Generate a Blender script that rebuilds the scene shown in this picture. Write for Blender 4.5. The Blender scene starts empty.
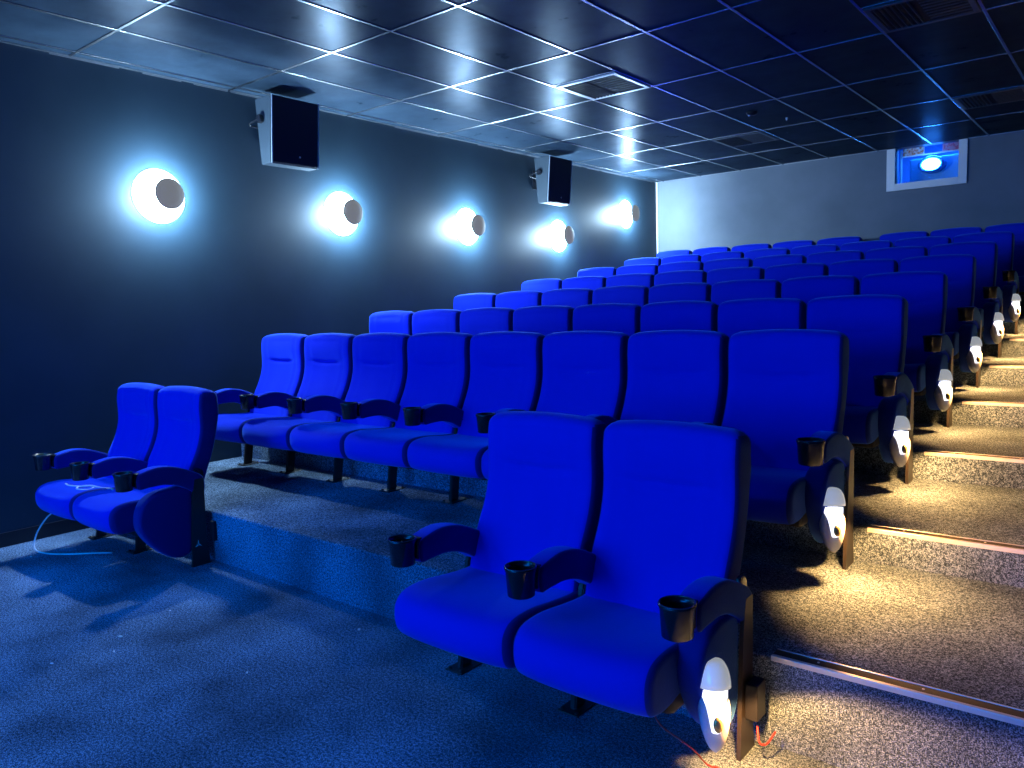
import bpy, bmesh, math, random
from mathutils import Vector, Matrix
random.seed(7)
scene = bpy.context.scene
COL = scene.collection

# ------------------------------------------------------------------ camera
CAMZ = 1.46
cam_d = bpy.data.cameras.new('camera'); cam = bpy.data.objects.new('camera', cam_d); COL.objects.link(cam)
cam_d.sensor_width = 36.0; cam_d.lens = 777.04 / 1024 * 36.0; cam_d.clip_start = .05; cam_d.clip_end = 100
yaw, pit, rol = -0.6823, -0.0977, -0.0329
fw = Vector((math.sin(yaw)*math.cos(pit), math.cos(yaw)*math.cos(pit), math.sin(pit)))
r0 = Vector((math.cos(yaw), -math.sin(yaw), 0)); u0 = r0.cross(fw)
rr = math.cos(rol)*r0 + math.sin(rol)*u0; uu = -math.sin(rol)*r0 + math.cos(rol)*u0
m = Matrix((rr, uu, -fw)).transposed().to_4x4(); m.translation = Vector((0, 0, CAMZ))
cam.matrix_world = m
scene.camera = cam

# ------------------------------------------------------------------ world, exposure
scene.view_settings.view_transform = 'Standard'; scene.view_settings.look = 'None'
scene.view_settings.gamma = 1.0; scene.view_settings.use_curve_mapping = False
scene.view_settings.exposure = 0.0
w = bpy.data.worlds.new('world'); scene.world = w; w.use_nodes = True
w.node_tree.nodes['Background'].inputs[0].default_value = (0, 0, 0, 1)
w.node_tree.nodes['Background'].inputs[1].default_value = 0.0

SCREEN_COL = (0.0, 0.19, 1.0); SCREEN_E = 13.0      # the blue picture on the screen
SCONCE_W = 250.0; SCONCE_COL = (0.50, 0.76, 1.0)
AISLE_W = 46.0; AISLE_COL = (1.0, 0.44, 0.11)
BOOTH_W = 60.0
FILL_W = 34.0; FILL_COL = (0.0, 0.24, 1.0)   # unseen blue fill lights added over the front floor

# room measures
WL, WR, WB, WF = -5.79, 2.3, 10.75, -5.2
CEIL = 1.817 + CAMZ
GX0, GY0 = -5.663, 2.424
def plat_z(k): return 0.0 if k == 0 else .303 + .148*(k-1)
def edge_y(k): return 2.40 + 1.13*(k-1)            # front edge of platform k
def row_y(k): return 2.25 if k == 0 else 3.376 + 1.116*(k-1)

# ------------------------------------------------------------------ materials
def mat(name, base=(.5,.5,.5), rough=.5, metal=0., spec=.5, emit=None, es=0., sheen=0., sheen_tint=None, trans=0.):
    M = bpy.data.materials.new(name); M.use_nodes = True
    b = M.node_tree.nodes['Principled BSDF']
    b.inputs['Base Color'].default_value = (*base, 1); b.inputs['Roughness'].default_value = rough
    b.inputs['Metallic'].default_value = metal; b.inputs['Specular IOR Level'].default_value = spec
    if emit: b.inputs['Emission Color'].default_value = (*emit, 1); b.inputs['Emission Strength'].default_value = es
    if sheen:
        b.inputs['Sheen Weight'].default_value = sheen; b.inputs['Sheen Roughness'].default_value = .4
        b.inputs['Sheen Tint'].default_value = (*(sheen_tint or (1,1,1)), 1)
    if trans: b.inputs['Transmission Weight'].default_value = trans
    return M
def nt(M): return M.node_tree.nodes, M.node_tree.links, M.node_tree.nodes['Principled BSDF']
def noise_mix(M, scale, c1, c2, lo=.4, hi=.6, detail=3, stretch=None, inp='Base Color'):
    N, L, b = nt(M)
    tc = N.new('ShaderNodeTexCoord'); n = N.new('ShaderNodeTexNoise'); r = N.new('ShaderNodeValToRGB')
    n.inputs['Scale'].default_value = scale; n.inputs['Detail'].default_value = detail
    src = tc.outputs['Object']
    if stretch:
        mp = N.new('ShaderNodeMapping'); mp.inputs['Scale'].default_value = stretch
        L.new(src, mp.inputs['Vector']); src = mp.outputs[0]
    L.new(src, n.inputs['Vector']); L.new(n.outputs['Fac'], r.inputs['Fac'])
    r.color_ramp.elements[0].position = lo; r.color_ramp.elements[1].position = hi
    r.color_ramp.elements[0].color = (*c1, 1); r.color_ramp.elements[1].color = (*c2, 1)
    L.new(r.outputs['Color'], b.inputs[inp]); return n, r
def bump(M, scale, strength, dist=.01, detail=2):
    N, L, b = nt(M)
    tc = N.new('ShaderNodeTexCoord'); n = N.new('ShaderNodeTexNoise'); bp = N.new('ShaderNodeBump')
    n.inputs['Scale'].default_value = scale; n.inputs['Detail'].default_value = detail
    bp.inputs['Strength'].default_value = strength; bp.inputs['Distance'].default_value = dist
    L.new(tc.outputs['Object'], n.inputs['Vector']); L.new(n.outputs['Fac'], bp.inputs['Height'])
    L.new(bp.outputs[0], b.inputs['Normal'])

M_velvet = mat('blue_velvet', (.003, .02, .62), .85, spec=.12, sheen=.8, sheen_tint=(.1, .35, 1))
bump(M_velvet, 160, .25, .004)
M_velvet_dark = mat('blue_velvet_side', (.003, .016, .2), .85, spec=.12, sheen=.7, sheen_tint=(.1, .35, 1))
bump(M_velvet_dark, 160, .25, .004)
M_shell = mat('black_shell', (.012, .013, .02), .45, spec=.3)
M_plastic = mat('black_plastic', (.01, .012, .018), .22, spec=.6)
M_rim = mat('cup_rim', (.05, .055, .07), .12, spec=1.0)
M_steel = mat('standard_metal', (.035, .03, .03), .38, metal=.3, spec=.6)
M_alu = mat('aluminium', (.85, .84, .82), .35, metal=.4)
M_insert = mat('nosing_insert', (.03, .026, .024), .7)
M_white = mat('white_paint', (.88, .86, .86), .4)
M_lampshell = mat('lamp_shell', (.62, .62, .68), .3, spec=.6)
bump(M_lampshell, 220, .3, .003)
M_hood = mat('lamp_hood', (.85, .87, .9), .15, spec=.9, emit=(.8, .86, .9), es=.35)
M_lens = mat('aisle_lens', (.9, .9, .9), .3, emit=(.93, .92, 1), es=2.2)
M_gold = mat('lamp_badge', (.55, .42, .2), .3, metal=.6)
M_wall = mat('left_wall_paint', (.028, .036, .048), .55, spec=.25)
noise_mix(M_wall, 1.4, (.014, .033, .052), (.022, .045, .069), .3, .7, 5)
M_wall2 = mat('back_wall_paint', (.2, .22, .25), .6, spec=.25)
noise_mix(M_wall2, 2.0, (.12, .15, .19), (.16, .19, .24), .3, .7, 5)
M_dark = mat('dark_paint', (.012, .013, .02), .6, spec=.2)
M_base = mat('skirting', (.012, .014, .022), .35, spec=.4)

# carpet: dark grey loop pile with pale flecks
M_carpet = mat('carpet', (.1, .09, .08), .95, spec=.05)
def carpet():
    N, L, b = nt(M_carpet)
    tc = N.new('ShaderNodeTexCoord')
    n1 = N.new('ShaderNodeTexNoise'); n1.inputs['Scale'].default_value = 240; n1.inputs['Detail'].default_value = 2
    n2 = N.new('ShaderNodeTexNoise'); n2.inputs['Scale'].default_value = 90; n2.inputs['Detail'].default_value = 4
    n3 = N.new('ShaderNodeTexNoise'); n3.inputs['Scale'].default_value = 2.2; n3.inputs['Detail'].default_value = 5
    for n in (n1, n2, n3): L.new(tc.outputs['Object'], n.inputs['Vector'])
    r = N.new('ShaderNodeValToRGB'); e = r.color_ramp.elements
    e[0].position = .41; e[0].color = (.03, .05, .075, 1); e[1].position = .61; e[1].color = (.46, .62, .86, 1)
    k = e.new(.5); k.color = (.13, .195, .29, 1)
    mx = N.new('ShaderNodeMath'); mx.operation = 'ADD'
    h1 = N.new('ShaderNodeMath'); h1.operation = 'MULTIPLY'; h1.inputs[1].default_value = .65
    h2 = N.new('ShaderNodeMath'); h2.operation = 'MULTIPLY'; h2.inputs[1].default_value = .35
    L.new(n1.outputs['Fac'], h1.inputs[0]); L.new(n2.outputs['Fac'], h2.inputs[0])
    L.new(h1.outputs[0], mx.inputs[0]); L.new(h2.outputs[0], mx.inputs[1]); L.new(mx.outputs[0], r.inputs['Fac'])
    r3 = N.new('ShaderNodeValToRGB'); r3.color_ramp.elements[0].position = .35; r3.color_ramp.elements[1].position = .7
    r3.color_ramp.elements[0].color = (.5, .5, .5, 1); r3.color_ramp.elements[1].color = (1.3, 1.3, 1.3, 1)
    L.new(n3.outputs['Fac'], r3.inputs['Fac'])
    mm = N.new('ShaderNodeMix'); mm.data_type = 'RGBA'; mm.blend_type = 'MULTIPLY'; mm.inputs[0].default_value = 1
    L.new(r.outputs['Color'], mm.inputs[6]); L.new(r3.outputs['Color'], mm.inputs[7]); L.new(mm.outputs[2], b.inputs['Base Color'])
    bp = N.new('ShaderNodeBump'); bp.inputs['Strength'].default_value = .8; bp.inputs['Distance'].default_value = .012
    L.new(mx.outputs[0], bp.inputs['Height']); L.new(bp.outputs[0], b.inputs['Normal'])
carpet()

M_tile = mat('ceiling_tile', (.06, .065, .075), .33, spec=.05)
def tile():
    N, L, b = nt(M_tile)
    tc = N.new('ShaderNodeTexCoord')
    n = N.new('ShaderNodeTexNoise'); n.inputs['Scale'].default_value = 3.2; n.inputs['Detail'].default_value = 8; n.inputs['Roughness'].default_value = .65
    L.new(tc.outputs['Object'], n.inputs['Vector'])
    r = N.new('ShaderNodeValToRGB'); r.color_ramp.elements[0].position = .3; r.color_ramp.elements[1].position = .75
    r.color_ramp.elements[0].color = (.014, .026, .042, 1); r.color_ramp.elements[1].color = (.03, .05, .076, 1)
    L.new(n.outputs['Fac'], r.inputs['Fac']); L.new(r.outputs['Color'], b.inputs['Base Color'])
    r2 = N.new('ShaderNodeMapRange'); r2.inputs[1].default_value = .3; r2.inputs[2].default_value = .75
    r2.inputs[3].default_value = .26; r2.inputs[4].default_value = .40
    L.new(n.outputs['Fac'], r2.inputs[0]); 
    df = N.new('ShaderNodeBsdfDiffuse'); gl = N.new('ShaderNodeBsdfGlossy'); mx = N.new('ShaderNodeMixShader')
    gl.inputs['Color'].default_value = (.75, .85, 1, 1); mx.inputs[0].default_value = .035
    L.new(r.outputs['Color'], df.inputs['Color']); L.new(r2.outputs[0], gl.inputs['Roughness'])
    L.new(df.outputs[0], mx.inputs[1]); L.new(gl.outputs[0], mx.inputs[2]); L.new(mx.outputs[0], N['Material Output'].inputs['Surface'])
tile()
M_angle = mat('wall_angle', (.3, .32, .36), .35, metal=.9)
M_bar = mat('ceiling_bar', (.5, .52, .55), .26, metal=1.)

# ------------------------------------------------------------------ mesh helpers
def fin(name, bm, M, parent=None, smooth=False, loc=None):
    me = bpy.data.meshes.new(name); bmesh.ops.recalc_face_normals(bm, faces=bm.faces[:]); bm.to_mesh(me); bm.free()
    me.materials.append(M)
    if smooth:
        for p in me.polygons: p.use_smooth = True
    o = bpy.data.objects.new(name, me); COL.objects.link(o)
    if parent: o.parent = parent
    if loc: o.location = loc
    return o
def box(bm, x0, x1, y0, y1, z0, z1):
    v = [bm.verts.new((x, y, z)) for x in (x0, x1) for y in (y0, y1) for z in (z0, z1)]
    for f in ((0,1,3,2),(4,6,7,5),(0,4,5,1),(2,3,7,6),(0,2,6,4),(1,5,7,3)): bm.faces.new([v[i] for i in f])
def bbox(bm, x0, x1, y0, y1, z0, z1, b=.004):
    t = bmesh.new(); box(t, x0, x1, y0, y1, z0, z1)
    bmesh.ops.bevel(t, geom=t.edges[:], offset=b, segments=2, affect='EDGES', profile=.5)
    me = bpy.data.meshes.new('t'); t.to_mesh(me); t.free(); bm.from_mesh(me); bpy.data.meshes.remove(me)
def loft(bm, rings, cap=True):
    vs = [[bm.verts.new(p) for p in r] for r in rings]; n = len(vs[0])
    for a, b in zip(vs, vs[1:]):
        for i in range(n): bm.faces.new((a[i], a[(i+1) % n], b[(i+1) % n], b[i]))
    if cap: bm.faces.new(vs[0]); bm.faces.new(vs[-1])
def lathe(bm, prof, n=24, axis='z', c=(0,0,0)):
    rings = []
    for r, h in prof:
        ring = []
        for i in range(n):
            a = 2*math.pi*i/n
            if axis == 'z': ring.append((c[0]+r*math.cos(a), c[1]+r*math.sin(a), c[2]+h))
            elif axis == 'x': ring.append((c[0]+h, c[1]+r*math.cos(a), c[2]+r*math.sin(a)))
            else: ring.append((c[0]+r*math.cos(a), c[1]+h, c[2]+r*math.sin(a)))
        rings.append(ring)
    loft(bm, rings)
def tube(bm, pts, r, n=8):
    pts = [Vector(p) for p in pts]; rings = []
    for i, p in enumerate(pts):
        t = (pts[min(i+1, len(pts)-1)] - pts[max(i-1, 0)]).normalized()
        a = t.cross(Vector((0, 0, 1)));  a = a.normalized() if a.length > 1e-3 else Vector((1, 0, 0)); b = t.cross(a)
        rings.append([p + r*(math.cos(2*math.pi*k/n)*a + math.sin(2*math.pi*k/n)*b) for k in range(n)])
    loft(bm, rings)
def spline(pts, n):
    """Catmull-Rom through pts, n samples per span"""
    P = [Vector(p) for p in pts]; P = [2*P[0]-P[1]] + P + [2*P[-1]-P[-2]]; out = []
    for i in range(1, len(P)-2):
        for k in range(n):
            t = k/n; a, b, c, d = P[i-1], P[i], P[i+1], P[i+2]
            out.append(.5*((2*b) + (c-a)*t + (2*a-5*b+4*c-d)*t*t + (3*b-a-3*c+d)*t**3))
    out.append(P[-2]); return out
def closed(pts, n):
    P = [Vector(p) for p in pts]; m_ = len(P); out = []
    for i in range(m_):
        a, b, c, d = P[i-1], P[i], P[(i+1) % m_], P[(i+2) % m_]
        for k in range(n):
            t = k/n; out.append(.5*((2*b) + (c-a)*t + (2*a-5*b+4*c-d)*t*t + (3*b-a-3*c+d)*t**3))
    return out
def inset(loop, d):
    """loop: 2D points; move each inward by d along its normal"""
    n = len(loop); area = sum(loop[i][0]*loop[(i+1)%n][1]-loop[(i+1)%n][0]*loop[i][1] for i in range(n)); s = 1 if area > 0 else -1
    out = []
    for i in range(n):
        t = (loop[(i+1)%n]-loop[i-1]); 
        if t.length < 1e-9: out.append(loop[i]); continue
        t.normalize(); out.append(loop[i] + Vector((-t.y, t.x))*d*s)
    return out
def pillow(bm, loop, a, r, nx=14, bulge=None, ns=6, xc=0.):
    """extrude a (y,z) loop along x from -a to a with ends rounded by radius r"""
    xs = [(-a + r*(1-math.cos(math.pi/2*i/ns)), r*(1-math.sin(math.pi/2*i/ns))) for i in range(ns)]
    xs += [(-a+r+(2*a-2*r)*i/nx, 0) for i in range(nx+1)]
    xs += [(-x, d) for x, d in reversed(xs[:ns])]
    rings = []
    for x, d in xs:
        L2 = inset(loop, d) if d > 0 else loop
        rings.append([(xc+x, p.x + (bulge(x, p.x, p.y)[0] if bulge else 0), p.y + (bulge(x, p.x, p.y)[1] if bulge else 0)) for p in L2])
    loft(bm, rings)

def tag(o, label=None, cat=None, group=None, kind=None):
    if label: o['label'] = label
    if cat: o['category'] = cat
    if group: o['group'] = group
    if kind: o['kind'] = kind
    return o
def empty(name, loc, rz=0.):
    o = bpy.data.objects.new(name, None); COL.objects.link(o); o.location = loc; o.rotation_euler = (0, 0, rz)
    o.empty_display_size = .1; return o
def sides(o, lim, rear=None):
    """darker velvet tone on the flanks of an upholstered part"""
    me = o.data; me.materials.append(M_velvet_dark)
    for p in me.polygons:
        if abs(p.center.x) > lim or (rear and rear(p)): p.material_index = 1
def struct(o, label=None): return tag(o, label, None, None, 'structure')
def copy_tree(o, parent=None):
    c = o.copy(); COL.objects.link(c); c.parent = parent
    for ch in list(o.children): copy_tree(ch, c)
    return c

# ------------------------------------------------------------------ room shell
# stepped carpeted floor: one solid profile extruded across the room
prof = [(WF, -.15), (WF, 0)]
for k in range(1, 8): prof += [(edge_y(k), plat_z(k-1)), (edge_y(k), plat_z(k))]
prof += [(WB, plat_z(7)), (WB, -.15)]
bm = bmesh.new()
A = [bm.verts.new((WL, y, z)) for y, z in prof]; B = [bm.verts.new((WR, y, z)) for y, z in prof]
for i in range(len(prof)): j = (i+1) % len(prof); bm.faces.new((A[i], A[j], B[j], B[i]))
bm.faces.new(A); bm.faces.new(B)
e = [ed for ed in bm.edges if abs(ed.verts[0].co.x-ed.verts[1].co.x) > 1 and any(abs(ed.verts[0].co.y-edge_y(k)) < 1e-4 and abs(ed.verts[0].co.z-plat_z(k)) < 1e-4 for k in range(1, 8))]
bmesh.ops.bevel(bm, geom=e, offset=.012, segments=3, affect='EDGES', profile=.5)
struct(fin('floor', bm, M_carpet), 'speckled carpet floor rising in seven steps to the back')

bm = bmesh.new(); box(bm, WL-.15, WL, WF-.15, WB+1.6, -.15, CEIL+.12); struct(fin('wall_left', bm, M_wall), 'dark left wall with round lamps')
bm = bmesh.new(); box(bm, WR, WR+.15, WF-.15, WB+1.6, -.15, CEIL+.12); struct(fin('wall_right', bm, M_wall))
bm = bmesh.new(); box(bm, WL, WR, WF-.15, WF, -.15, CEIL+.12); struct(fin('wall_front', bm, M_dark))
# back wall with the projection opening right under the ceiling
OX0, OX1, OZ = -2.46, -1.765, 2.84
bm = bmesh.new()
box(bm, WL, OX0, WB, WB+.15, -.15, CEIL+.12); box(bm, OX1, WR, WB, WB+.15, -.15, CEIL+.12); box(bm, OX0, OX1, WB, WB+.15, -.15, OZ)
box(bm, OX0, OX1, WB, WB+.15, CEIL, CEIL+.12)
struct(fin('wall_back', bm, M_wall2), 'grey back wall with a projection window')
bm = bmesh.new(); box(bm, WL, WR, WF, WB, CEIL, CEIL+.12); struct(fin('ceiling', bm, M_tile), 'dark tiled ceiling with a metal grid')

# ceiling grid: inverted T bars, 0.6 x 1.2 m module
bm = bmesh.new(); hw = .010
i = 0
while GX0 + .6*i < WR:
    x = GX0 + .6*i; bbox(bm, x-hw, x+hw, WF, WB, CEIL-.006, CEIL+.001, .002); i += 1
j = -6
while GY0 + 1.2*j < WB:
    y = GY0 + 1.2*j
    if y > WF: bbox(bm, WL, WR, y-hw, y+hw, CEIL-.0055, CEIL+.001, .002)
    j += 1
struct(fin('trim_1', bm, M_bar), 'metal grid bars between the ceiling tiles')
# wall angle along the left and back walls, slightly wavy
bm = bmesh.new()
box(bm, WL, WL+.022, WF, WB, CEIL-.005, CEIL+.001); box(bm, WL, OX0-.1, WB-.022, WB, CEIL-.005, CEIL+.001); box(bm, OX1+.1, WR, WB-.022, WB, CEIL-.005, CEIL+.001)
y = 2.3
while y < WB-.1:
    l = random.uniform(.25, .9)
    if random.random() < .55: box(bm, WL, WL+.008, y, min(y+l, WB-.02), CEIL-.013, CEIL-.004)
    y += l + random.uniform(.02, .25)
struct(fin('trim_2', bm, M_angle), 'thin metal angle where ceiling meets wall')
bm = bmesh.new(); bbox(bm, WL, WL+.016, WB-.016, WB, plat_z(7), CEIL-.006, .003); struct(fin('trim_3', bm, M_white), 'pale vertical strip in the far left corner')
bm = bmesh.new(); bbox(bm, WL, WL+.014, WF, 2.395, 0, .095, .003); struct(fin('baseboard_left', bm, M_base), 'dark skirting along the left wall')

# aluminium stair nosings, one per step of the aisle
M_nl = None
names = ['lowest', 'second', 'third', 'fourth', 'fifth', 'sixth', 'top']
n0 = None
for k in range(1, 8):
    if n0 is None:
        n0 = empty('stair_nosing', (0, 0, 0))
        X0, X1 = -.90, WR-.05
        b_ = bmesh.new(); bbox(b_, X0, X1, -.004, .012, -.014, .0045, .0015); bbox(b_, X0+.0, X1, .054, .062, 0, .0045, .0015); fin('edge_strip', b_, M_alu, n0)
        b_ = bmesh.new(); box(b_, X0, X1, .012, .054, 0, .003)
        ins = fin('insert', b_, M_insert, n0)
        for x in [X0+.14+.30*q for q in range(5)]:
            b_ = bmesh.new(); lathe(b_, [(.004, .0), (.004, .0045), (.001, .005)], 8, 'z', (x, .033, 0)); fin('screw', b_, M_alu, ins)
        nn = n0
    else: nn = copy_tree(n0)
    nn.location = (0, edge_y(k), plat_z(k)+.0005)
    tag(nn, f'metal nosing strip on the {names[k-1]} aisle step', 'stair nosing', 'nosing strips on the aisle steps')

# ------------------------------------------------------------------ projection window and booth
bm = bmesh.new()
F0, F1 = -2.556, -1.674
bbox(bm, F0, OX0, WB-.03, WB, OZ-.085, CEIL-.007, .003); bbox(bm, OX1, F1, WB-.03, WB, OZ-.085, CEIL-.007, .003); bbox(bm, OX0, OX1, WB-.03, WB, OZ-.085, OZ, .003)
win = struct(fin('window_1', bm, M_white), 'white framed projection window under the ceiling')
M_glass = mat('glass', (1, 1, 1), .02, trans=1.0)
N, L, b = nt(M_glass)
gl = N.new('ShaderNodeBsdfTransparent'); gg = N.new('ShaderNodeBsdfGlossy'); gg.inputs['Roughness'].default_value = .03
fr = N.new('ShaderNodeFresnel'); ms = N.new('ShaderNodeMixShader')
L.new(fr.outputs[0], ms.inputs[0]); L.new(gl.outputs[0], ms.inputs[1]); L.new(gg.outputs[0], ms.inputs[2]); L.new(ms.outputs[0], N['Material Output'].inputs['Surface'])
bm = bmesh.new(); box(bm, OX0, OX1, WB+.06, WB+.066, OZ, CEIL); g = struct(fin('window_2', bm, M_glass), 'clear pane of the projection window')
bm = bmesh.new()   # inner casing strip seen through the glass
box(bm, OX0+.03, OX0+.05, WB+.10, WB+.12, OZ, CEIL-.02); box(bm, OX0+.05, OX1, WB+.10, WB+.12, CEIL-.11, CEIL-.095)
struct(fin('trim_4', bm, M_white), 'thin inner casing behind the projection glass')
# booth shell behind the wall
M_booth = mat('booth_paint', (.12, .25, .5), .6)
BX0, BX1, BY1, BZ0 = -3.2, -1.0, WB+1.5, 2.1
for nm_, bx_ in (('wall_booth_left', (BX0-.05, BX0, WB+.15, BY1, BZ0, CEIL+.3)), ('wall_booth_right', (BX1, BX1+.05, WB+.15, BY1, BZ0, CEIL+.3)), ('wall_booth_back', (BX0, BX1, BY1, BY1+.05, BZ0, CEIL+.3)),
                 ('floor_booth', (BX0, BX1, WB+.15, BY1, BZ0-.05, BZ0)), ('ceiling_booth', (BX0, BX1, WB+.15, BY1, CEIL+.3, CEIL+.35))):
    bm = bmesh.new(); box(bm, *bx_); struct(fin(nm_, bm, M_booth))
# projector
def oval(bm):
    for v in bm.verts: v.co.x = -.06+(v.co.x+.06)*1.45
pr = empty('projector', (-2.06, WB+.30, BZ0)); tag(pr, 'film projector with a glowing round lens behind the booth glass', 'projector')
M_pbody = mat('projector_body', (.1, .35, .6), .35)  # blue glow around the lens is put into the body colour
M_plens = mat('projector_lens', (1, 1, 1), .1, emit=(.03, .25, 1), es=60)
M_pring = mat('projector_ring', (.03, .2, .5), .25, spec=.9)
bm = bmesh.new(); bbox(bm, -.33, .3, .12, .75, .74, 1.08, .02); fin('body', bm, M_pbody, pr)
bm = bmesh.new(); bbox(bm, -.2, .2, .2, .65, 0, .742, .01); fin('pedestal', bm, M_shell, pr)
bm = bmesh.new(); lathe(bm, [(.085, .14), (.105, .10), (.105, 0), (.09, -.02), (.082, -.02), (.08, .02)], 32, 'y', (-.06, 0, .975)); oval(bm); fin('lens_barrel', bm, M_pring, pr, True)
bm = bmesh.new(); lathe(bm, [(.074, .0), (.07, -.012), (.05, -.022), (.02, -.028), (.003, -.029)], 28, 'y', (-.06, 0, .975)); oval(bm); fin('lens', bm, M_plens, pr, True)
# printed cards on top
def card(name, x0, x1, cols, label):
    M = mat(name+'_print', cols[0], .6)
    n, r = noise_mix(M, 26, cols[0], cols[1], .42, .58, 2)
    bm = bmesh.new(); bbox(bm, x0, x1, WB+.13, WB+.17, CEIL-.093, CEIL-.004, .003)
    o = fin(name, bm, M); tag(o, label, 'box'); return o
card('printed_carton', OX0+.055, OX0+.29, ((.9, .75, .62), (.8, .22, .08)), 'cream and orange printed carton at the top left behind the booth glass')
card('printed_carton', OX1-.20, OX1-.01, ((.85, .16, .25), (.8, .4, .5)), 'pink printed carton at the top right behind the booth glass')
bl = bpy.data.lights.new('booth_fill', 'AREA'); bl.energy = BOOTH_W; bl.color = (.02, .22, 1); bl.size = .5  # added light without a fitting, tints the booth interior blue
blo = bpy.data.objects.new('booth_fill', bl); COL.objects.link(blo); blo.location = (-2.1, WB+.6, CEIL+.27)

# ------------------------------------------------------------------ cinema screen (behind the camera, the room's blue light)
scr = empty('cinema_screen', (-3.2, WF, 1.0)); tag(scr, 'wide cinema screen showing a plain blue picture on the front wall', 'screen')
M_scr = mat('screen_picture', (0, 0, 0), .8, emit=SCREEN_COL, es=SCREEN_E)
bm = bmesh.new(); box(bm, -2.4, 2.4, .04, .05, 0, 2.1); fin('picture', bm, M_scr, scr)
bm = bmesh.new(); bbox(bm, -2.5, 2.5, .0, .039, -.1, 2.2, .005); fin('frame', bm, M_dark, scr)

# unseen blue ceiling fittings, added to brighten the front floor
M_dl = mat('fill_light_glass', (0, 0, 0), .4, emit=(.02, .25, 1), es=8)
d0 = None
for i, (x, y) in enumerate([(-4.9, .2), (-3.3, -.4), (-4.9, -2.4), (-3.3, -2.8)]):
    if d0 is None:
        d0 = empty('fill_light', (0, 0, 0)); o = d0
        bm = bmesh.new(); lathe(bm, [(.085, -.001), (.105, -.001), (.105, -.008), (.085, -.008)], 28, 'z'); fin('trim_ring', bm, M_alu, d0, True)
        bm = bmesh.new(); lathe(bm, [(.083, -.001), (.083, -.004), (.002, -.006)], 28, 'z'); fin('diffuser', bm, M_dl, d0, True)
        ld = bpy.data.lights.new('fill_light_lamp', 'AREA'); ld.shape = 'DISK'; ld.size = .16; ld.energy = FILL_W; ld.color = FILL_COL
        lo = bpy.data.objects.new('fill_light_lamp', ld); COL.objects.link(lo); lo.parent = d0; lo.location = (0, 0, -.012)
    else: o = copy_tree(d0)
    o.location = (x, y, CEIL); tag(o, 'unseen round blue fill light added over the open floor before the seats', 'fill_light', 'added blue fill lights over the front floor')

# ------------------------------------------------------------------ seats
AY = lambda s: s
def back_mesh():
    bm = bmesh.new()
    mid = spline([(.045, .34), (.075, .43), (.118, .53), (.165, .63), (.197, .73), (.212, .83), (.216, .92), (.222, 1.0)], 9)
    n = len(mid); rings = []
    a0 = .264
    for i, p in enumerate(mid):
        t = (mid[min(i+1, n-1)] - mid[max(i-1, 0)]).normalized(); nrm = Vector((-t.y, t.x)) * -1   # towards -y is front
        if nrm.x > 0: nrm = -nrm
        z = p.y
        hth = .056 + .012*math.exp(-((z-.88)/.1)**2) + .006*math.exp(-((z-.5)/.09)**2)
        a = a0
        ef = 1.0 - z     # distance to the top
        if ef < .045: q = math.sqrt(max(0, 1-(1-ef/.045)**2)); a = a0 - .04*(1-q); hth *= max(.12, q)
        eb = z - .34
        if eb < .03: q = math.sqrt(max(0, 1-(1-eb/.03)**2)); hth *= max(.3, q); a -= .02*(1-q)
        rc = min(.026, hth*.85)
        ring = []
        def corner(cx, cd, a_0):
            for k in range(6):
                an = a_0 + math.pi/2*k/5; ring.append((cx+rc*math.cos(an), cd+rc*math.sin(an)))
        # d>0 is front
        corner(a-rc, hth-rc, 0)
        m2 = 26
        for k in range(1, m2): ring.append((a-rc-(2*a-2*rc)*k/m2, hth))
        corner(-a+rc, hth-rc, math.pi/2); corner(-a+rc, -hth+rc, math.pi)
        for k in range(1, 8): ring.append((-a+rc+(2*a-2*rc)*k/8, -hth))
        corner(a-rc, -hth+rc, 1.5*math.pi)
        pts = []
        arch = .012*max(0, 1-ef/.2)
        for x, dd in ring:
            d = dd
            if dd > hth-.002:
                u = x/a0
                d -= .016*math.exp(-(u/.62)**4) * min(1, ef/.06)                       # shallow dish between side bolsters
                zc = .785 + .35*x*x
                d -= .015*math.exp(-((z-zc)/.012)**2) * math.exp(-(x/.16)**4)           # crease under the headrest
                d += .012*math.exp(-((z-.89)/.07)**2)*math.exp(-(u/.72)**4)*min(1, ef/.05)   # headrest pad
                d += .010*math.exp(-((z-.56)/.10)**2)*math.exp(-(u/.55)**2)             # lumbar
                d -= .005*math.exp(-((abs(x)-.185)/.006)**2) * (1 if ef > .03 else 0)   # stitched seams
            q = p + nrm*d
            pts.append((x, q.x, .34+(q.y-.34)*1.008 - arch*(x/a0)**2 * 1.2))
        rings.append(pts)
    loft(bm, rings); return bm
def seat_mesh():
    bm = bmesh.new()
    loop = closed([(-.412, .335), (-.402, .385), (-.355, .418), (-.25, .425), (-.12, .412), (0, .404), (.09, .415), (.115, .39), (.11, .33), (.06, .305), (-.1, .285), (-.28, .258), (-.365, .262), (-.40, .29)], 4)
    def bl(x, y, z):
        u = x/.272; f = max(0, min(1, (-.1-y)/.25))
        dy = -.012*(1-u*u)*f + .014*abs(u)**6*f
        dz = (.010*u*u - .006) * (1 if z > .36 else 0)
        return dy, dz
    pillow(bm, loop, .274, .026, 16, bl); return bm
def arm_mesh(a=.041):
    bm = bmesh.new()
    loop = closed([(-.29, .590), (-.25, .610), (-.17, .622), (-.08, .610), (0, .580), (.07, .545), (.10, .515), (.105, .46), (.09, .425), (.05, .43), (0, .465), (-.07, .50), (-.15, .518), (-.23, .518), (-.288, .520)], 3)
    pillow(bm, loop, a, .014, 2, None, 4); return bm
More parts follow.
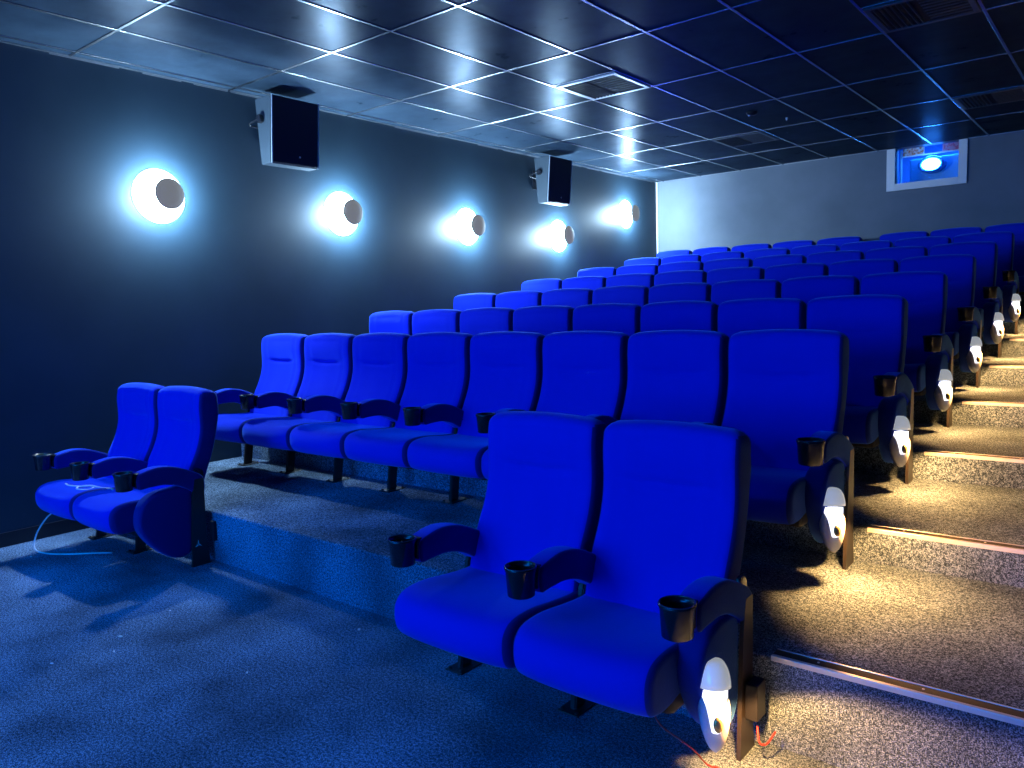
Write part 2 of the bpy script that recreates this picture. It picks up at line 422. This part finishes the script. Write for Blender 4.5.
def make_arm(x, root):
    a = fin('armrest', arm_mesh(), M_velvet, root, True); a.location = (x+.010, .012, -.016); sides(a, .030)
    bm = bmesh.new()
    yc = -.348
    lathe(bm, [(.040, .522), (.045, .525), (.0495, .60), (.054, .612), (.0535, .617), (.048, .617), (.046, .60), (.040, .535), (.001, .534)], 28, 'z', (0, yc, 0))
    bbox(bm, -.03, .03, -.302, -.262, .53, .606, .008)
    c = fin('cup_holder', bm, M_plastic, a, True)
    bm = bmesh.new(); prof_ = []
    for k in range(29):
        an = 2*math.pi*k/28; prof_.append((.051*math.cos(an), yc+.051*math.sin(an), .6175))
    tube(bm, prof_, .0022, 6); fin('rim', bm, M_rim, a, True)
    return a
def make_leg(x, root):
    bm = bmesh.new()
    v = []
    for y0, y1, z in ((-.045, .035, .006), (-.01, .075, .42), (.045, .10, .47)):
        pass
    rings = [[(-.013, y0, z), (.013, y0, z), (.013, y1, z), (-.013, y1, z)] for y0, y1, z in ((-.050, .015, .004), (-.015, .055, .26), (.02, .09, .42), (.045, .10, .46))]
    loft(bm, rings); bmesh.ops.bevel(bm, geom=[e for e in bm.edges if abs(e.verts[0].co.z-e.verts[1].co.z) > .02], offset=.005, segments=2, affect='EDGES')
    l = fin('leg', bm, M_steel, root); l.location = (x, 0, 0)
    bm = bmesh.new(); bbox(bm, -.045, .045, -.085, .065, 0, .006, .002)
    for yy in (-.07, .05):
        for xx in (-.03, .03): lathe(bm, [(.008, .005), (.008, .012), (.004, .014)], 8, 'z', (xx, yy, 0))
    fin('foot_plate', bm, M_steel, l)
    return l
def panel_loop(short=False):
    if short: return closed([(-.235, .39), (-.20, .44), (-.14, .468), (-.06, .475), (.02, .468), (.045, .42), (.045, .32), (.04, .20), (.0, .13), (-.07, .12), (-.14, .17), (-.20, .25), (-.235, .32)], 4)
    return closed([(-.275, .36), (-.24, .425), (-.17, .462), (-.08, .470), (.02, .468), (.045, .42), (.045, .30), (.04, .14), (.0, .075), (-.08, .072), (-.16, .12), (-.235, .20), (-.278, .28)], 4)
def make_end_panel(x, root, side=1, short=False, jbox=True):
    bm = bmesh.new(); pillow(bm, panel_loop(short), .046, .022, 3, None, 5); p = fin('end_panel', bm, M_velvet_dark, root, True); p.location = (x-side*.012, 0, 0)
    # upright metal standard on the outer side
    bm = bmesh.new()
    rings = []
    for y0, y1, z in ((.0, .115, 0), (.01, .10, .15), (.03, .105, .40), (.05, .105, .50)):
        rings.append([(side*.050, y0, z), (side*.064, y0, z), (side*.064, y1, z), (side*.050, y1, z)])
    loft(bm, rings); fin('end_standard', bm, M_steel, p)
    bm = bmesh.new(); loop = closed([(.07, .55), (.115, .545), (.125, .50), (.115, .44), (.085, .425), (.065, .46)], 4); pillow(bm, loop, .0075, .003, 1, None, 3, side*.030)
    fin('arm_cap', bm, M_plastic, p, True)
    bm = bmesh.new(); bbox(bm, side*.066-.0, side*.066+.042, .03, .10, .125, .24, .004)
    if jbox:
        jb = fin('junction_box', bm, M_shell, p)
        if not short:
            jb.location = (-.012, .10, 0)
            bm = bmesh.new()     # little three-pointed mark on the metal side
            for q in range(3):
                a = math.pi/2 + q*2*math.pi/3; c_, s_ = math.cos(a), math.sin(a)
                pts = [(.024*c_, .024*s_), (-.005*s_, .005*c_), (-.003*c_, -.003*s_), (.005*s_, -.005*c_)]
                loft(bm, [[(x_, .045+u_, .125+w_) for u_, w_ in pts] for x_ in (side*.0642, side*.0665)])
            fin('badge', bm, M_white, p)
    else: bm.free()
    return p
def make_aisle_lamp(x, root):
    # pale shield-shaped fitting on the front of the end panel: hood on top, lit lens and tapering body below
    L0 = empty('aisle_light', (x+.052, -.19, .265)); L0.parent = root; L0.rotation_euler = (math.radians(-10), 0, math.radians(32)); L0['label'] = 'white aisle light fitting'
    def shield(z0, z1, w, dep, n=14, full=True):
        rings = []
        for i in range(n+1):
            t = i/n; z = z0+(z1-z0)*t
            s = math.sin(math.pi*min(1, (.02+.98*t))**.75) if full else 1
            s = max(.08, (t**.55)*((1-t)**.32)*1.75); s = min(1, s)
            ring = []
            for k in range(18):
                an = math.pi*k/17; ring.append((w*s*math.cos(an), -dep*s*math.sin(an)**.8 if math.sin(an) > 0 else 0, z))
            ring += [(-w*s, .03, z), (w*s, .03, z)]
            rings.append(ring)
        return rings
    bm = bmesh.new(); loft(bm, shield(-.135, .055, .046, .034)); fin('housing', bm, M_lampshell, L0, True)
    bm = bmesh.new()     # hood: quarter dome
    rings = []
    for i in range(9):
        t = i/8*math.pi/2; s = math.cos(t)**.55; ring = []
        for k in range(18):
            an = math.pi*k/17; ring.append((.05*max(.06, s)*math.cos(an), -.058*max(.06, s)*math.sin(an), .052+.072*math.sin(t)))
        ring += [(-.05*max(.06, s), .03, .052+.072*math.sin(t)), (.05*max(.06, s), .03, .052+.072*math.sin(t))]
        rings.append(ring)
    loft(bm, rings); fin('hood', bm, M_hood, L0, True)
    bm = bmesh.new(); rings = []
    for i in range(9):
        t = i/8; z = .045-.115*t; ww = .040*(1-.55*t*t)
        ring = []
        for k in range(12):
            an = math.pi*k/11; ring.append((ww*math.cos(an)-.0, -(.040-.003*t)*math.sin(an)-.002, z))
        rings.append(ring)
    loft(bm, rings); fin('lens', bm, M_lens, L0, True)
    bm = bmesh.new(); lathe(bm, [(.012, 0), (.014, -.006), (.006, -.008)], 16, 'y', (.004, -.036, -.045))
    for v in bm.verts: v.co.z = -.045 + (v.co.z+.045)*1.6
    fin('badge', bm, M_gold, L0, True)
    sd = bpy.data.lights.get('aisle_spot')
    if not sd:
        sd = bpy.data.lights.new('aisle_spot', 'SPOT'); sd.energy = AISLE_W; sd.color = AISLE_COL; sd.spot_size = math.radians(138); sd.spot_blend = .22; sd.shadow_soft_size = .018
    so = bpy.data.objects.new('aisle_spot', sd); COL.objects.link(so); so.parent = L0; so.location = (.085, -.03, .04)
    d = Vector((.30, 0, -.95)); so.rotation_euler = d.to_track_quat('-Z', 'Y').to_euler()
    return L0
SEATM, BACKM = seat_mesh(), back_mesh()
H = .28
def make_chair(right=None):
    t = empty('cinema_chair', (0, 0, 0))
    global SEAT_O, BACK_O
    if 'SEAT_O' not in globals():
        SEAT_O = fin('seat', SEATM, M_velvet, None, True); BACK_O = fin('backrest', BACKM, M_velvet, None, True)
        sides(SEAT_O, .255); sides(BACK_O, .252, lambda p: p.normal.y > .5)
        s, b_ = SEAT_O, BACK_O
    else:
        s = SEAT_O.copy(); b_ = BACK_O.copy(); COL.objects.link(s); COL.objects.link(b_)
    s.parent = t; b_.parent = t
    bm = bmesh.new(); bbox(bm, -.235, .235, -.27, .09, .225, .30, .02); fin('seat_pan', bm, M_shell, t, True)
    make_arm(-H, t); make_leg(-H, t)
    if right in ('lamp', 'lampbox', 'end'): s.scale.x = .93; s.location.x = -.018
    if right:
        make_arm(H, t)
        if right == 'arm': make_leg(H, t)
        else:
            make_end_panel(H, t, 1, right in ('lamp', 'lampbox'), right != 'lamp')
            if right in ('lamp', 'lampbox'): make_aisle_lamp(H, t)
    return t
P_std = make_chair(); P_lamp = make_chair('lamp'); P_end = make_chair('end'); P_arm = make_chair('arm'); P_lampbox = make_chair('lampbox')
used = set()
def place(proto, x, y, z, label, group, rz=0.):
    o = proto if proto not in used else copy_tree(proto)
    used.add(proto)
    o.scale = (1, 1, 1.036 if y < 2.3 else 1.012)
    o.location = (x, y, z); o.rotation_euler = (0, 0, rz)
    tag(o, label, 'seat', group); return o
ORD = ['first', 'second', 'third', 'fourth', 'fifth', 'sixth', 'seventh', 'eighth']
# right front pair
place(P_std, -.995-.56*1.5, row_y(0), 0, 'left blue seat of the nearest pair in the foreground', 'pair of seats in the foreground')
place(P_lampbox, -.995-.28, row_y(0), 0, 'right blue seat of the nearest pair, aisle light on its side', 'pair of seats in the foreground')
# left front pair
place(P_std, -4.345-.56*1.5, row_y(0), 0, 'wall-side blue seat of the far front pair, white cable on its cushion', 'pair of seats by the left wall')
place(P_end, -4.345-.28, row_y(0), 0, 'right blue seat of the front pair by the left wall, plain panelled side', 'pair of seats by the left wall')
ROWN = ['', 'first raised', 'second raised', 'third raised', 'fourth raised', 'fifth raised', 'sixth raised', 'rearmost']
for k in range(1, 7):
    for c in range(8):
        x = -.995 - .28 - .554*(7-c)
        if c == 0: pos = 'first seat from the left wall'
        elif c == 7: pos = 'end seat beside the steps with aisle light'
        else: pos = f'{ORD[c]} seat from the left wall'
        place(P_lamp if c == 7 else P_std, x, row_y(k), plat_z(k), f'blue cinema seat in the {ROWN[k]} row, {pos}', f'blue seats of the {ROWN[k]} row')
for c in range(5):
    x = -5.55 + .28 + .57*c
    place(P_arm if c == 4 else P_std, x, row_y(7), plat_z(7), f'blue cinema seat in the rearmost row, {ORD[c]} seat from the left wall', 'blue seats of the rearmost row')
for c in range(5):
    x = -2.53 + .28 + .55*c
    nm = ['first', 'second', 'third', 'fourth', 'fifth'][c]
    place(P_arm if c == 4 else P_std, x, row_y(7), plat_z(7), f'blue cinema seat in the rearmost row, {nm} one right of the gap', 'blue seats of the rearmost row')

# ------------------------------------------------------------------ round wall lamps
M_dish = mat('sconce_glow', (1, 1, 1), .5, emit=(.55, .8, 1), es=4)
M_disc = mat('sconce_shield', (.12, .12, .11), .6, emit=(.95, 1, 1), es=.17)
M_stem = mat('sconce_stem', (.6, .6, .62), .4)
sc0 = None
for i, (y, z) in enumerate([(2.985, .922), (4.71, .915), (6.435, .90), (8.155, .885), (9.82, 1.275)]):
    if sc0 is None:
        sc0 = empty('wall_lamp', (0, 0, 0)); s = sc0
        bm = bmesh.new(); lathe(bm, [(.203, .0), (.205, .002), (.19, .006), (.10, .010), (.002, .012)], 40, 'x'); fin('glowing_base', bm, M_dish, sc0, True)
        bm = bmesh.new(); lathe(bm, [(.012, .03), (.012, .162)], 12, 'x'); fin('stem', bm, M_stem, sc0, True)
        bm = bmesh.new(); lathe(bm, [(.002, .160), (.105, .160), (.113, .163), (.113, .168), (.105, .172), (.06, .178), (.002, .181)], 40, 'x'); fin('shield_disc', bm, M_disc, sc0, True)
        ld = bpy.data.lights.new('sconce_bulb', 'POINT'); ld.energy = SCONCE_W; ld.color = SCONCE_COL; ld.shadow_soft_size = .05
        lo = bpy.data.objects.new('sconce_bulb', ld); COL.objects.link(lo); lo.parent = sc0; lo.location = (.078, 0, 0)
    else: s = copy_tree(sc0)
    s.location = (WL, y, z+CAMZ)
    tag(s, 'round glowing wall lamp with grey disc, ' + ['largest, at the far left', 'right of the big near speaker', 'third along, left of the far speaker', 'just right below the far speaker', 'smallest, beside the back corner'][i], 'wall lamp', 'round lamps on the left wall')

# ------------------------------------------------------------------ speakers
M_spk = mat('speaker_cabinet', (.035, .052, .07), .45, spec=.4)
M_grille = mat('speaker_grille', (.012, .014, .03), .6, spec=.2)
M_edge = mat('speaker_edge', (.22, .27, .34), .4)
sp0 = None
for i, yc in enumerate((3.985, 7.70)):
    if sp0 is None:
        sp0 = empty('wall_speaker', (0, 0, 0)); s = sp0
        # local: x out of wall, z centre; cabinet deeper at the top, face tilted down
        bm = bmesh.new()
        pr_ = [(.165, .262), (.385, .262), (.335, -.262), (.205, -.262)]
        rings = [[(x, yy, z) for x, z in pr_] for yy in (-.23, .23)]
        loft(bm, rings); bmesh.ops.bevel(bm, geom=bm.edges[:], offset=.006, segments=2, affect='EDGES'); fin('cabinet', bm, M_spk, sp0)
        bm = bmesh.new(); f = [(.386, .252), (.394, .252), (.346, -.252), (.337, -.252)]
        loft(bm, [[(x, yy, z) for x, z in f] for yy in (-.216, .216)]); fin('grille', bm, M_grille, sp0)
        bm = bmesh.new()
        for yy in (-.228, .218):
            f = [(.386, .262), (.397, .262), (.348, -.262), (.337, -.262)]
            loft(bm, [[(x, y2, z) for x, z in f] for y2 in (yy, yy+.01)])
        fin('edge_trim', bm, M_edge, sp0)
        bm = bmesh.new(); lathe(bm, [(.002, 0), (.008, 0), (.008, .004), (.002, .004)], 10, 'x', (.350, .04, -.19)); fin('badge', bm, M_alu, sp0)
        bm = bmesh.new()
        bbox(bm, 0, .012, -.06, .06, -.06, .16, .003); bbox(bm, .01, .19, -.015, .015, .03, .06, .003)
        tube(bm, [(.10, -.015, .045), (.10, -.245, .06), (.12, -.262, .07), (.24, -.262, .09)], .008)
        lathe(bm, [(.03, -.268), (.034, -.262), (.034, -.238), (.02, -.23)], 20, 'y', (.25, 0, .09))
        tube(bm, [(.10, .015, .045), (.10, .245, .06), (.12, .262, .07), (.24, .262, .09)], .008)
        lathe(bm, [(.034, .262), (.034, .238), (.02, .23)], 20, 'y', (.25, 0, .09))
        fin('bracket', bm, M_plastic, sp0)
    else: s = copy_tree(sp0)
    s.location = (WL, yc, 1.478+CAMZ)
    tag(s, ['large black wedge speaker on the left wall, nearer one between the first two round lamps', 'black wedge speaker on the left wall, farther one above the fourth round lamp'][i], 'speaker', 'speakers on the left wall')

# ------------------------------------------------------------------ ceiling vents
M_vent = mat('vent_frame', (.85, .87, .9), .4, metal=.3); M_slat = mat('vent_slat', (.05, .06, .08), .4, metal=.2); M_vd = mat('vent_dark', (.004, .004, .006), .8)
v0 = {}
def vent(x0, x1, y0, y1, label, bright=True):
    key = bright
    wx, wy = (x1-x0)/2, (y1-y0)/2
    if key not in v0:
        t = empty('ceiling_vent', (0, 0, 0)); v0[key] = t
        hx = hy = .285
        bm = bmesh.new(); fwd = .034
        for a in ((-hx, hx, -hy, -hy+fwd), (-hx, hx, hy-fwd, hy), (-hx, -hx+fwd, -hy+fwd, hy-fwd), (hx-fwd, hx, -hy+fwd, hy-fwd)): bbox(bm, *a, -.016, -.0065, .002)
        fin('frame', bm, M_vent if bright else M_slat, t)
        bm = bmesh.new(); box(bm, -hx+fwd, hx-fwd, -hy+fwd, hy-fwd, -.0075, -.0065); fin('backing', bm, M_vd, t)
        h = hx-fwd-.003
        # left half: blades across, right half: blades along the room
        bm = bmesh.new()
        for q in range(9):
            y = -h + .02 + q*(2*h-.03)/8
            loft(bm, [[(xx, y, -.009), (xx, y+.003, -.009), (xx, y+.008, -.015), (xx, y+.005, -.015)] for xx in (0.01, h)])
        fin('louvre', bm, M_slat, t)
        bm = bmesh.new()
        for q in range(7):
            x = -h + .01 + q*(h-.02)/7
            loft(bm, [[(x+.006, yy, -.009), (x+.009, yy, -.009), (x+.003, yy, -.018), (x, yy, -.018)] for yy in (-h, h)])
        fin('louvre', bm, M_slat, t)
        bm = bmesh.new(); hw2 = .012
        o = t
    else: o = copy_tree(v0[key])
    o.location = ((x0+x1)/2, (y0+y1)/2, CEIL)
    tag(o, label, 'vent', 'square air vents in the ceiling')
vent(-3.863, -3.263, 5.424, 6.024, 'square ceiling vent with bright frame and dark louvres, left of centre')
vent(-3.863, -3.263, 8.424, 9.024, 'small dark square ceiling vent near the middle of the back wall', False)
vent(-1.463, -.863, 5.424, 6.024, 'largest nearest louvred ceiling vent at the top right', False)
vent(-1.463, -.863, 8.424, 9.024, 'louvred ceiling vent at the right edge, right of the projection window', False)
# cross bars closing the half-tile vent cells
bm = bmesh.new()
for x, y in ((-3.863, 5.424), (-1.463, 5.424), (-3.863, 9.024), (-1.463, 9.024)): bbox(bm, x, x+.6, y-hw, y+hw, CEIL-.0055, CEIL+.001, .002)
struct(fin('trim_5', bm, M_bar), 'short grid bars beside the vents')
sd = empty('smoke_detector', (-3.02, 7.55, CEIL)); tag(sd, 'small dark domed smoke detector on the ceiling', 'smoke detector')
bm = bmesh.new(); lathe(bm, [(.055, -.0005), (.055, -.012), (.04, -.03), (.002, -.034)], 24, 'z'); fin('body', bm, M_shell, sd, True)
bm = bmesh.new(); lathe(bm, [(.010, -.028), (.009, -.040), (.002, -.042)], 12, 'z', (-.02, -.02, 0)); fin('indicator', bm, M_white, sd, True)
bm = bmesh.new(); lathe(bm, [(.012, 0), (.012, -.012), (.004, -.028), (.002, -.028)], 12, 'z', (-2.86, 8.05, CEIL)); tag(fin('sprinkler_head', bm, M_alu, None, True), 'tiny metal sprinkler head on the ceiling behind the smoke detector', 'sprinkler')

# ------------------------------------------------------------------ cables and scraps
M_cable = mat('white_cable', (.7, .72, .78), .4); M_red = mat('red_wire', (.6, .03, .03), .4)
def cable(name, pts, r, M, label, n=8):
    bm = bmesh.new(); tube(bm, spline(pts, n), r, 8); o = fin(name, bm, M, None, True); tag(o, label, 'cable'); return o
cable('cable', [(-5.38, 1.93, .262), (-5.46, 1.90, .20), (-5.52, 1.86, .10), (-5.48, 1.83, .02), (-5.36, 1.85, .006), (-5.22, 1.92, .006), (-5.08, 2.04, .006), (-5.0, 2.10, .006)], .005, M_cable, 'thin pale cable looping from the wall-side seat down to the carpet')
cable('cable', [(-5.30, 1.98, .436), (-5.22, 1.97, .436), (-5.14, 2.0, .434), (-5.08, 2.04, .432), (-5.02, 2.03, .434), (-4.98, 1.98, .436), (-5.05, 1.95, .438), (-5.11, 1.98, .438), (-5.06, 2.03, .442), (-4.96, 2.06, .434), (-4.90, 2.08, .434), (-4.84, 2.07, .436)], .006, M_cable, 'tangled white cable lying on the seat cushion near the left wall')
cable('cable', [(-1.17, 2.06, .225), (-1.12, 2.05, .16), (-1.04, 2.03, .145), (-1.0, 2.04, .12), (-.985, 2.10, .05), (-.98, 2.17, .006)], .003, M_red, 'thin red wire hanging under the nearest seat beside its aisle light')
cable('cable', [(-.90, 2.28, .12), (-.885, 2.26, .08), (-.87, 2.28, .07), (-.86, 2.33, .09)], .003, M_red, 'short red wire below the little box beside the nearest aisle seat', 6)
def fz(x, y, Z=0):  # pixel -> floor point helper for scraps, evaluated once
    v = (x-512)/777.04*rr + (384-y)/777.04*uu + fw; t = (Z-CAMZ)/v.z; return (v.x*t, v.y*t)
for k, (x, y) in enumerate([(120.5, 637), (114, 652), (52, 664), (247, 673), (170, 611), (359, 630), (31, 557)]):
    X, Y = fz(x, y); bm = bmesh.new()
    q = .008 if k not in (0, 5) else .012
    pts = [(q*random.uniform(.7, 1.3)*math.cos(a), .5*q*random.uniform(.7, 1.3)*math.sin(a)) for a in [2*math.pi*t/6 for t in range(6)]]
    loft(bm, [[(a, b_, .001) for a, b_ in pts], [(a*.9, b_*.9, .005) for a, b_ in pts]])
    o = fin('paper_scrap', bm, M_white); o.location = (X, Y, 0); o.rotation_euler = (0, 0, random.random()*3)
    tag(o, 'tiny white paper scrap on the blue carpet, ' + ['larger one left of centre', 'just below the larger left one', 'leftmost of the lower ones', 'lowest one nearest the viewer', 'farthest one in front of the seats', 'right one near the step', 'beside the left skirting'][k], 'scrap', 'white scraps on the carpet')
